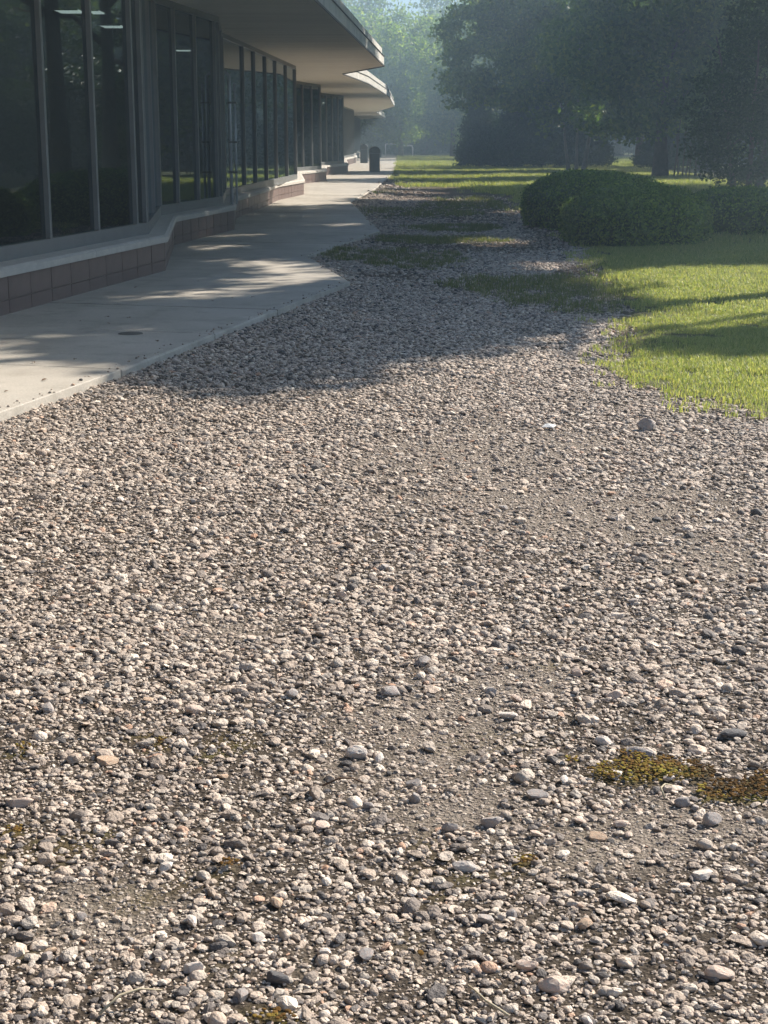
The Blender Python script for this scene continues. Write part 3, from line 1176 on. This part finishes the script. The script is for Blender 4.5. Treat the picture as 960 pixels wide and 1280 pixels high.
mkc = bpy.data.collections.new('moss_cushions')
for k in range(5):
    mkc.objects.link(bpy.data.objects.new('moss_cushion', stone_mesh('moss_cushion', 2, 900 + k, M['moss'], .45, 2)))
grow('moss', 'yellow brown moss cushions on damp grit in the foreground', 'moss', mkc, 5,
     [(-1.3, 1.5, 2.2, 4.6, 26000, .0085)], lambda x, y: (masks(x, y)[3] > .6 + .35 * fbm(x, y, .06, 6) + .3 * RNG.random(np.shape(x))) & (RNG.random(np.shape(x)) < .7), (.4, 1.4))

# ------------------------------------------------------------------ clipped hedges
def hedge(c, rx, ry, top, lab, n_, rz=0.0, seed=0):
    root = empty('clipped_shrub', (c[0], c[1], GZ))
    tag(root, lab, 'shrub', None)
    e = 2.4
    def surf(u, v, k=1.0):
        # u around, v 0 (bottom) .. 1 (top centre)
        r = np.where(v < .45, 1 - .05 * ((v - .28) / .28) ** 2, np.maximum(0, 1 - ((v - .45) / .55)) ** .5)
        cu, su = np.cos(u), np.sin(u)
        q = (np.abs(cu) ** e + np.abs(su) ** e) ** (-1 / e)
        bx, by = cu * q * r, su * q * r
        lump = 1 + .05 * np.sin(3 * u + seed) + .04 * np.sin(7 * u + 2 * seed)
        h = (top - GZ)
        z = h * np.where(v < .45, v / .45 * .62, .62 + .38 * (1 - (1 - (v - .45) / .55) ** 2))
        z = z * (1 + .03 * np.sin(2.3 * bx * rx + seed) + .03 * np.cos(3.1 * by * ry))
        return np.stack([bx * rx * lump * k, by * ry * lump * k, z * (1 if k == 1 else k)], -1)
    nu, nv = 36, 14
    U, Vv = np.meshgrid(np.linspace(0, 2 * math.pi, nu, endpoint=False), np.linspace(0, 1, nv), indexing='ij')
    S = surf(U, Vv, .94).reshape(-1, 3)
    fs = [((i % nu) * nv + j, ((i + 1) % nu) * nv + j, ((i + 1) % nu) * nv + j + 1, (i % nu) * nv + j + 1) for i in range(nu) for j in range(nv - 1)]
    core = fast_mesh('dark_core', S, np.array(fs), M['leaf_dark'], True)  # solid dark shell behind the leaf quads
    link(bpy.data.objects.new('dark_core', core), root)
    u = RNG.uniform(0, 2 * math.pi, n_)
    v = RNG.random(n_) ** .8
    P = surf(u, v)
    P = P * (1 + RNG.normal(0, .018, n_))[:, None] + RNG.normal(0, .018, (n_, 3))
    P[:, 2] = np.maximum(P[:, 2], .02)
    out = P - np.array([0, 0, (top - GZ) * .35])
    out /= np.linalg.norm(out, axis=1)[:, None]
    link(bpy.data.objects.new('foliage', leaf_mesh('foliage', P, .055, M['leaf_hedge'], .3, out * 1.3, .6)), root)
    root.rotation_euler = (0, 0, rz)
    return root


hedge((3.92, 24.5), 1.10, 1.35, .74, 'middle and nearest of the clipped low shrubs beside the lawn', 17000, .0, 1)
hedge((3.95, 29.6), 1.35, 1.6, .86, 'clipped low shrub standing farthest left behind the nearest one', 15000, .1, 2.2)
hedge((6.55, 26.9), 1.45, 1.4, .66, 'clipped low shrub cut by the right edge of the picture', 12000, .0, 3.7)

# ------------------------------------------------------------------ trees
def tree(name, base, trunk_mat, leaf_mat, lobes, h, r, lab, nclump, per, rad, leaf, group=None, lean=(0, 0), stems=1, spread=3.0, mask=True, limbs=6, cat='tree', shell=.5):
    root = empty(name, (base[0], base[1], GZ))
    tag(root, lab, cat, group)
    mb = MB()
    for s in range(stems):
        a = s * 2.1 + .4
        b = (math.cos(a) * .42 * (stems > 1), math.sin(a) * .42 * (stems > 1), 0)
        ln = lean if stems == 1 else (math.cos(a) * h * .16 + lean[0], math.sin(a) * h * .16 + lean[1])
        stem_tubes(mb, b, h * (1 - .12 * s / max(stems, 1)), r * (1 if s == 0 else .75), ln, limbs, spread, .3, s + int(abs(base[1]) * 7))
    mb.build('trunk', trunk_mat, root)
    cl = clumps_in(nclump, lobes, shell)
    if mask:
        wx, wy, wz = cl[:, 0] + base[0], cl[:, 1] + base[1], cl[:, 2]
        cl = cl[~lit(wx, wy, wz)]
    cl = cl[cl[:, 2] > .3]
    P = leaves_of(cl, per, rad)
    link(bpy.data.objects.new('crown', leaf_mesh('crown', P, leaf, leaf_mat, .35)), root)
    return root


# shade trees right of the picture whose shadows fall over the path
shade = [((8.6, 19.5), 14), ((9.0, 29), 15), ((10.2, 39), 15.5), ((13.5, 48), 15), ((14.5, 22.5), 15), ((15.5, 34), 16), ((17.5, 57), 15)]
names = ['broad shade tree just outside the lawn at its near corner', 'tall shade tree outside the right edge beyond the clipped shrubs', 'tall shade tree third along the right side of the lawn',
         'shade tree right of the dark evergreen shrub', 'small shade tree nearest the camera on the right', 'tall shade tree set back from the lawn', 'shade tree behind the dark evergreen shrub on the right']
for k, ((x, y), h) in enumerate(shade):
    lobes = []
    for j in range(10):
        a = j * 2.4 + k
        d_ = 4.6 * math.sqrt((j + .3) / 10)
        lobes.append((math.cos(a) * d_, math.sin(a) * d_, h * .74 + 1.6 * math.sin(j * 1.7 + k), 2.7, 2.7, 2.0))
    tree('shade_tree', (x, y), M['bark'], M['leaf_mid'], lobes, h * .85, .26, names[k], 1000, 55, .6, .26, 'shade trees along the right side of the lawn', stems=1, spread=4.2)

# the trees one sees at the right
tree('pale_trunk_tree', (9.82, 80.5), M['bark_pale'], M['leaf_mid'],
     [(-.5, 0, 7.4, 4.6, 4.6, 3.0), (-4.2, -1, 5.1, 2.7, 2.5, 1.8), (-5.6, -.6, 4.2, 1.6, 1.6, 1.0), (-3.0, -2, 4.1, 2.2, 2.0, 1.3), (3.0, 1, 5.9, 3.4, 3.2, 2.6),
      (1.2, -2, 4.0, 2.6, 2, 1.6), (-2.5, .5, 9.5, 3.6, 3.4, 2.6), (.2, -2.5, 3.3, 1.8, 1.5, 1.3), (3.4, -1.5, 3.4, 2.2, 1.6, 1.5), (-4.6, .5, 7.2, 2.6, 2.2, 1.6), (-1.6, -1.5, 2.9, 1.0, 1.0, 1.0), (1.9, -2.6, 2.6, 1.5, 1.2, 1.1), (3.6, -2.6, 2.4, 1.4, 1.2, 1.0)],
     8.5, .115, 'spreading tree on several pale leaning trunks with branches drooping over the lawn', 1000, 62, .6, .25, None, (0, 0), 4, 4.0, False, 6)
tree('dark_trunk_tree', (12.0, 68.4), M['bark'], M['leaf_mid'],
     [(0, 0, 8.2, 4.2, 4.2, 3.0), (-2.6, -1.0, 5.4, 2.8, 2.4, 1.9), (2.8, 0, 5.6, 3.2, 2.9, 2.6), (.4, -1.4, 4.2, 2.8, 1.8, 1.5), (-.8, .4, 10.6, 3.2, 3.2, 2.3), (2.2, -1, 3.0, 1.7, 1.5, 1.3), (-2.2, -.6, 2.9, 1.6, 1.4, 1.3), (-1.0, -2, 2.3, 1.2, 1.1, .9), (1.1, -2, 2.5, 1.2, 1.1, .9), (3.6, -1.5, 2.0, 1.5, 1.3, 1.2)],
     9.5, .30, 'tree with one thick dark straight trunk behind the clipped shrubs', 900, 60, .6, .24, None, (0, 0), 1, 4.0, False, 7)
for k, (x, y, h, lab) in enumerate([(17.0, 84, 11, 'leafy tree in the dark belt right of the thick dark trunk'), (19.5, 72, 11, 'leafy tree farthest right in the dark belt behind the evergreen shrub'),
                                    (15.2, 94, 12, 'leafy tree in the dark belt seen between the pale and the dark trunks')]):
    tree('belt_tree', (x, y), M['bark'], M['leaf_mid'],
         [(0, 0, h * .68, 3.6, 3.6, h * .25), (-1.9, -1, h * .45, 2.6, 2.3, h * .17), (1.8, -.6, h * .42, 2.6, 2.3, h * .18), (0, -1.4, h * .32, 2.4, 2.0, h * .13), (-.8, .4, h * .88, 2.7, 2.7, h * .17)],
         h * .85, .24, lab, 560, 58, .65, .25, 'trees of the dark belt behind the clipped shrubs', (0, 0), 1, 3.4, False, 6)
root = empty('sapling_clump', (13.3, 68.0, GZ))
tag(root, 'clump of thin bare stems with sparse leaves right of the thick dark trunk', 'saplings')
mb = MB()
tops = []
for k in range(11):
    bx = -.75 + .17 * k + random.uniform(-.06, .06)
    by = random.uniform(-.5, .5)
    tx = bx + random.uniform(-.5, .5)
    mb.tube([(bx, by, -.1), (bx * .6 + tx * .4, by, 1.3), (tx, by + .2, 3.2)], [.035, .028, .012], 6)
    tops.append((tx, by + .2, 3.2))
mb.build('stem', M['bark'], root)
P = leaves_of(np.array(tops * 3) + RNG.normal(0, .35, (33, 3)), 26, .8, .9)
link(bpy.data.objects.new('crown', leaf_mesh('crown', P, .14, M['leaf_mid'])), root)
tree('evergreen_shrub', (11.4, 49.4), M['bark'], M['leaf_dark'],
     [(0, 0, 1.5, 1.9, 1.9, 1.5), (.4, .3, 3.3, 1.7, 1.7, 1.6), (-.7, -.2, 2.6, 1.5, 1.4, 1.4), (.2, 0, 4.8, 1.2, 1.2, 1.2), (1.9, .6, 2.0, 1.8, 1.7, 1.9), (1.2, .3, 5.6, 1.6, 1.5, 1.3)], 5.0, .12,
     'tall dense dark evergreen shrub filling the right edge behind the clipped shrubs', 430, 70, .5, .13, None, (0, 0), 3, 1.2, False, 5, 'shrub', .6)
for k, (x, y, h, w, lab) in enumerate([(5.7, 93, 4.6, 1.5, 'dark upright cedar at the left end of the evergreen row behind the lawn'),
                                       (7.6, 91, 4.2, 1.7, 'dark cedar second from the left in the evergreen row'),
                                       (9.6, 95, 5.4, 1.8, 'tallest dark cedar of the evergreen row behind the pale trunks'),
                                       (11.6, 92, 4.4, 1.7, 'dark cedar second from the right in the evergreen row'),
                                       (16.0, 88, 4.6, 1.9, 'dark cedar at the right end of the evergreen row')]):
    lobes = [(0, 0, h * t, w * (1.05 - .75 * t), w * (1.05 - .75 * t), h * .17) for t in (.12, .25, .42, .6, .78, .92)]
    tree('cedar', (x, y), M['bark'], M['leaf_dark'], lobes, h * .9, .12, lab, 420, 60, .45, .17, 'dark cedars behind the lawn', (0, 0), 1, .8, False, 5, 'cedar', .6)


def dup(src, loc, rz, sc, lab, group):
    r = src.copy()
    COL.objects.link(r)
    r.location, r.rotation_euler, r.scale = loc, (0, 0, rz), (sc, sc, sc)
    r['label'], r['group'] = lab, group
    for ch in src.children:
        c = ch.copy()
        COL.objects.link(c)
        c.parent = r
    return r


def wood_proto(k, x, y, h, lm, lab, group):
    lobes = []
    for j in range(11):
        a = j * 2.4 + k
        d_ = h * .2 * math.sqrt((j + .2) / 11) * 1.3
        lobes.append((math.cos(a) * d_, math.sin(a) * d_, h * (.30 + .058 * j) , h * .17 * (1.15 - .045 * j), h * .17 * (1.15 - .045 * j), h * .11))
    return tree('wood_tree', (x, y), M['bark'], lm, lobes, h * .8, h * .022, lab, 430, 42, h * .075, h * .022, group, (0, 0), 1, h * .25, False, 6)


FARL, FARG = 'tall leafy tree in the hazy wood closing the view behind the building', 'trees of the far wood behind the building'
SIDL, SIDG = 'leafy tree of the sunlit wood across the lawn on the right', 'trees of the wood across the lawn on the right'
protos = [wood_proto(0, -4, 172, 15.5, M['leaf_light'], FARL, FARG), wood_proto(1, 4.5, 178, 17, M['leaf_light'], FARL, FARG),
          wood_proto(2, 14, 180, 19, M['leaf_mid'], FARL, FARG), wood_proto(3, 22, 170, 19, M['leaf_mid'], FARL, FARG)]
R2 = random.Random(5)
spots = []
for k in range(9):
    spots.append((-14 + k * 4.6 + R2.uniform(-1.5, 1.5), 200 + R2.uniform(-10, 10), R2.uniform(.85, 1.15) if k < 6 else R2.uniform(1.1, 1.3)))
for k in range(8):
    spots.append((15 + k * 5.0 + R2.uniform(-1.5, 1.5), 134 + R2.uniform(-8, 14), R2.uniform(.75, 1.0)))
for k in range(7):
    spots.append((14 + k * 7 + R2.uniform(-2, 2), 225 + R2.uniform(-8, 12), R2.uniform(1.1, 1.5)))
for k, (x, y, s) in enumerate(spots):
    dup(protos[k % 4], (x, y, GZ), R2.uniform(0, 6.28), s, FARL, FARG)
sp2 = []
for k in range(12):
    sp2.append((27 + R2.uniform(-2, 7), 18 + k * 8.5 + R2.uniform(-2, 2), R2.uniform(.5, .72)))
for k in range(9):
    sp2.append((44 + R2.uniform(-3, 6), 30 + k * 11 + R2.uniform(-2, 2), R2.uniform(.7, .95)))
for k, (x, y, s) in enumerate(sp2):
    dup(protos[2 + k % 2], (x, y, GZ), R2.uniform(0, 6.28), s, SIDL, SIDG)
# lighter trees that stand in front of the far wood, left of the drooping tree
for k, (x, y, h, lab) in enumerate([(1.6, 152, 14, 'light green tree just right of the roof tip at the far end of the lawn'), (6.2, 143, 13, 'light green tree between the roof tip and the drooping tree'),
                                    (9.6, 128, 12, 'light green tree half hidden behind the drooping tree')]):
    lobes = [(math.cos(j * 2.4 + k) * 1.0 * math.sqrt(j), math.sin(j * 2.4 + k) * 1.0 * math.sqrt(j), h * (.22 + .075 * j), 2.6 - .1 * j, 2.5 - .1 * j, 1.7) for j in range(9)]
    tree('light_tree', (x, y), M['bark'], M['leaf_light'], lobes, h * .8, .22, lab, 420, 48, .85, .30, 'light green trees before the far wood', (0, 0), 1, 3.0, False, 6)
# understorey in front of the far wood
bush0 = tree('wood_bush', (-2.5, 176), M['bark'], M['leaf_dark'], [(0, 0, 1.6, 2.6, 2.0, 1.6), (1.2, .5, 2.6, 2.0, 1.8, 1.8), (-1.4, 0, 2.2, 1.8, 1.7, 1.5)], 3.0, .08,
             'dark rounded bush under the trees at the far end of the lawn', 260, 50, .6, .22, 'bushes under the far wood', (0, 0), 3, 1.5, False, 4, 'bush', .6)
for k in range(15):
    x = -9 + k * 2.9 + R2.uniform(-.6, .6)
    dup(bush0, (x, 176 + R2.uniform(-2, 10) - (10 if k > 8 else 0), GZ), R2.uniform(0, 6.28), R2.uniform(1.0, 1.9),
        'dark rounded bush under the trees at the far end of the lawn', 'bushes under the far wood')

for k in range(22):  # bushes added out of view to darken what the glass reflects
    dup(bush0, (23.5 + R2.uniform(-2.5, 3), 12 + k * 5.2 + R2.uniform(-1, 1), GZ), R2.uniform(0, 6.28), R2.uniform(.7, 1.25),
        'dark bush added across the lawn on the right to darken the window reflections', 'bushes added on the right to darken the window reflections')

# ------------------------------------------------------------------ street furniture
def litter_bin(x, y, s, lab, rz=0.0):
    root = empty('litter_bin', (x, y, 0), rz)
    tag(root, lab, 'litter bin', 'litter bins on the walkway')
    w = .235
    b = MB()
    q = lambda z, k: [(sx * k, sy * k, z) for sx, sy in ((-.82, -1), (.82, -1), (1, -.82), (1, .82), (.82, 1), (-.82, 1), (-1, .82), (-1, -.82))]
    rings = [q(0, w * .93), q(.04, w), (q(.86, w))]
    vs = [p_ for r in rings for p_ in r]
    fs = [(i * 8 + k, i * 8 + (k + 1) % 8, (i + 1) * 8 + (k + 1) % 8, (i + 1) * 8 + k) for i in range(2) for k in range(8)]
    b.add(vs, fs + [tuple(range(7, -1, -1)), tuple(range(16, 24))])
    b.build('body', M['bin'], root, .01)
    b = MB()
    n_ = 9
    prof = []
    for i in range(n_):
        a = math.pi * i / (n_ - 1)
        prof.append((-math.cos(a) * (w + .012), .90 + .06 + math.sin(a) * .22))
    prof = [(-(w + .012), .868)] + prof + [((w + .012), .868)]
    vs = [(px_, -w - .012, z) for px_, z in prof] + [(px_, w + .012, z) for px_, z in prof]
    k = len(prof)
    b.add(vs, [tuple(range(k)), tuple(range(2 * k - 1, k - 1, -1))] + [(i, k + i, k + (i + 1) % k, (i + 1) % k) for i in range(k)])
    lid = b.build('lid', M['bin'], root, .012)
    b = MB()
    b.box(-.15, .15, -w - .022, -w - .013, .92, 1.07)
    b.build('flap', M['edge'], lid)
    root.scale = (s, s, s)


litter_bin(-.46, 76.2, 1.02, 'nearest black litter bin with domed lid on the walkway edge', .12)
litter_bin(-1.33, 106.0, 1.05, 'black domed litter bin standing behind and left of the nearest one', -.1)
litter_bin(-.35, 140.0, .55, 'small dark bin far down the walkway right of the domed bins', 0)
root = empty('marker_post', (-1.98, 140, 0))
tag(root, 'slim pale post with a round white cap beside the litter bins', 'post')
mb = MB()
mb.tube([(0, 0, -.05), (0, 0, 1.05)], [.05, .05], 10)
mb.build('pole', M['pipe'], root)
mb = MB()
mb.lathe([(.001, 1.04), (.08, 1.06), (.10, 1.13), (.07, 1.2), (.001, 1.23)], 14)
mb.build('cap', M['paper'], root)
root = empty('pipe_frame', (1.45, 158, GZ))
tag(root, 'low pale metal pipe frame standing on the grass before the far wood', 'pipe frame')
mb = MB()
mb.tube([(-.1, 0, 1.05), (1.25, 0, 1.05), (1.38, 0, .98), (1.42, 0, .8), (1.42, 0, -.05)], [.075] * 5, 10)
mb.build('outlet_pipe', M['pale_metal'], root)
mb = MB()
mb.tube([(-1.3, 0, 1.2), (-.2, 0, 1.2)], [.045] * 2, 8)
mb.tube([(-1.3, 0, -.05), (-1.3, 0, 1.2)], [.05] * 2, 8)
mb.build('inlet_pipe', M['pale_metal'], root)
mb = MB()
mb.lathe([(.001, 1.0), (.16, 1.04), (.2, 1.2), (.12, 1.32), (.001, 1.34)], 12)
mb.build('valve', M['pale_metal'], root)
root = empty('drain_cover', (-2.02, 12.25, 0))
tag(root, 'small round dark metal drain cover set in the walkway', 'drain cover')
mb = MB()
mb.lathe([(.001, .006), (.075, .006), (.082, .004), (.095, .004), (.1, .0)], 24)
mb.build('lid', M['joint'], root)
# dead leaves, twigs and paper
def curl_leaf(k):
    R = random.Random(k)
    n_ = 6
    vs, fs = [], []
    for i in range(n_ + 1):
        t = i / n_
        w = .5 * math.sin(math.pi * min(max(t, .04), .97)) ** .8 * .55
        z = .10 * math.sin(math.pi * t) + R.uniform(0, .05)
        vs += [(t - .5, -w, z + w * .25), (t - .5, 0, z), (t - .5, w, z + w * .15)]
    for i in range(n_):
        for j in (0, 1):
            a = i * 3 + j
            fs.append((a, a + 3, a + 4, a + 1))
    me = bpy.data.meshes.new('dry_leaf')
    me.from_pydata(vs, [], fs)
    me.materials.append(M['dry'])
    return me


lv = [curl_leaf(k) for k in range(5)]
LP = [(134, 397), (161, 398), (147, 380), (42, 454), (296, 356), (265, 377), (290, 373), (94, 450), (196, 427), (302, 310), (100, 402), (135, 405), (205, 433), (340, 300), (410, 268), (382, 300), (56, 476), (8, 490), (248, 352), (316, 372), (170, 360)]
for k, (x, y) in enumerate(LP):
    q = at(x, y)
    o = link(bpy.data.objects.new('dry_leaf', lv[k % 5]))
    s = random.uniform(.03, .055)
    o.location, o.rotation_euler, o.scale = (q.x, q.y, .004), (random.uniform(-.1, .1), random.uniform(-.1, .1), random.uniform(0, 6.28)), (s, s, s)
    tag(o, 'curled brown dry leaf lying on the walkway slabs', 'leaf', 'dry leaves on the walkway')
q = at(685, 537, GZ)
mb = MB()
mb.add([(-.05, -.03, .02), (.03, -.04, .025), (.06, .02, .03), (-.02, .045, .035), (0, 0, .05), (-.055, -.028, .016), (.032, -.043, .018), (.063, .02, .024), (-.02, .05, .03)],
       [(0, 1, 4), (1, 2, 4), (2, 3, 4), (3, 0, 4), (0, 5, 6, 1), (1, 6, 7, 2), (2, 7, 8, 3), (3, 8, 5, 0)])
o = mb.build('paper_scrap', M['paper'])
o.scale = (.75, .75, .6)
o.location = (q.x, q.y, float(gz(q.x, q.y)) + .004)
tag(o, 'crumpled white scrap lying on the sunlit gravel near the lawn', 'litter')
for k, (x, y, L, a, mt, lab) in enumerate([(430, 984, .11, .1, 'dry', 'thin brown twig lying on the grit in the middle foreground'), (162, 1260, .13, .7, 'straw', 'bent straw coloured stalk in the lower left gravel'),
                                           (832, 995, .07, 1.3, 'straw', 'thin curled pale stalk beside the yellow moss'), (607, 1255, .12, 2.3, 'straw', 'fine pale stem lying in the lower middle gravel')]):
    q = at(x, y, GZ)
    mb = MB()
    mb.tube([(-L / 2, 0, .012), (-L * .1, .012, .026), (L * .2, .004, .028), (L / 2, -.012, .018)], [.0028, .0026, .0022, .0012], 6)
    o = mb.build('twig', M[mt])
    o.location, o.rotation_euler = (q.x, q.y, float(gz(q.x, q.y)) + .004), (0, 0, a)
    tag(o, lab, 'twig')

# ------------------------------------------------------------------ haze
mb = MB()
mb.box(-430, 430, -90, 450, -1.3, 34)
hz = mb.build('haze', None)
hm = bpy.data.materials.new('haze')
hm.use_nodes = True
hn = hm.node_tree
hn.nodes.remove(hn.nodes['Principled BSDF'])
pv = hn.nodes.new('ShaderNodeVolumePrincipled')
pv.inputs['Color'].default_value = (.62, .84, 1, 1)
pv.inputs['Density'].default_value = .0036  # raised to stand in for lens flare as well as haze
pv.inputs['Anisotropy'].default_value = .65
hn.links.new(pv.outputs[0], hn.nodes['Material Output'].inputs['Volume'])
hz.data.materials.append(hm)
tag(hz, 'haze over the lawn and trees, thickened to stand for a lens flare veil', 'haze', None, 'stuff')
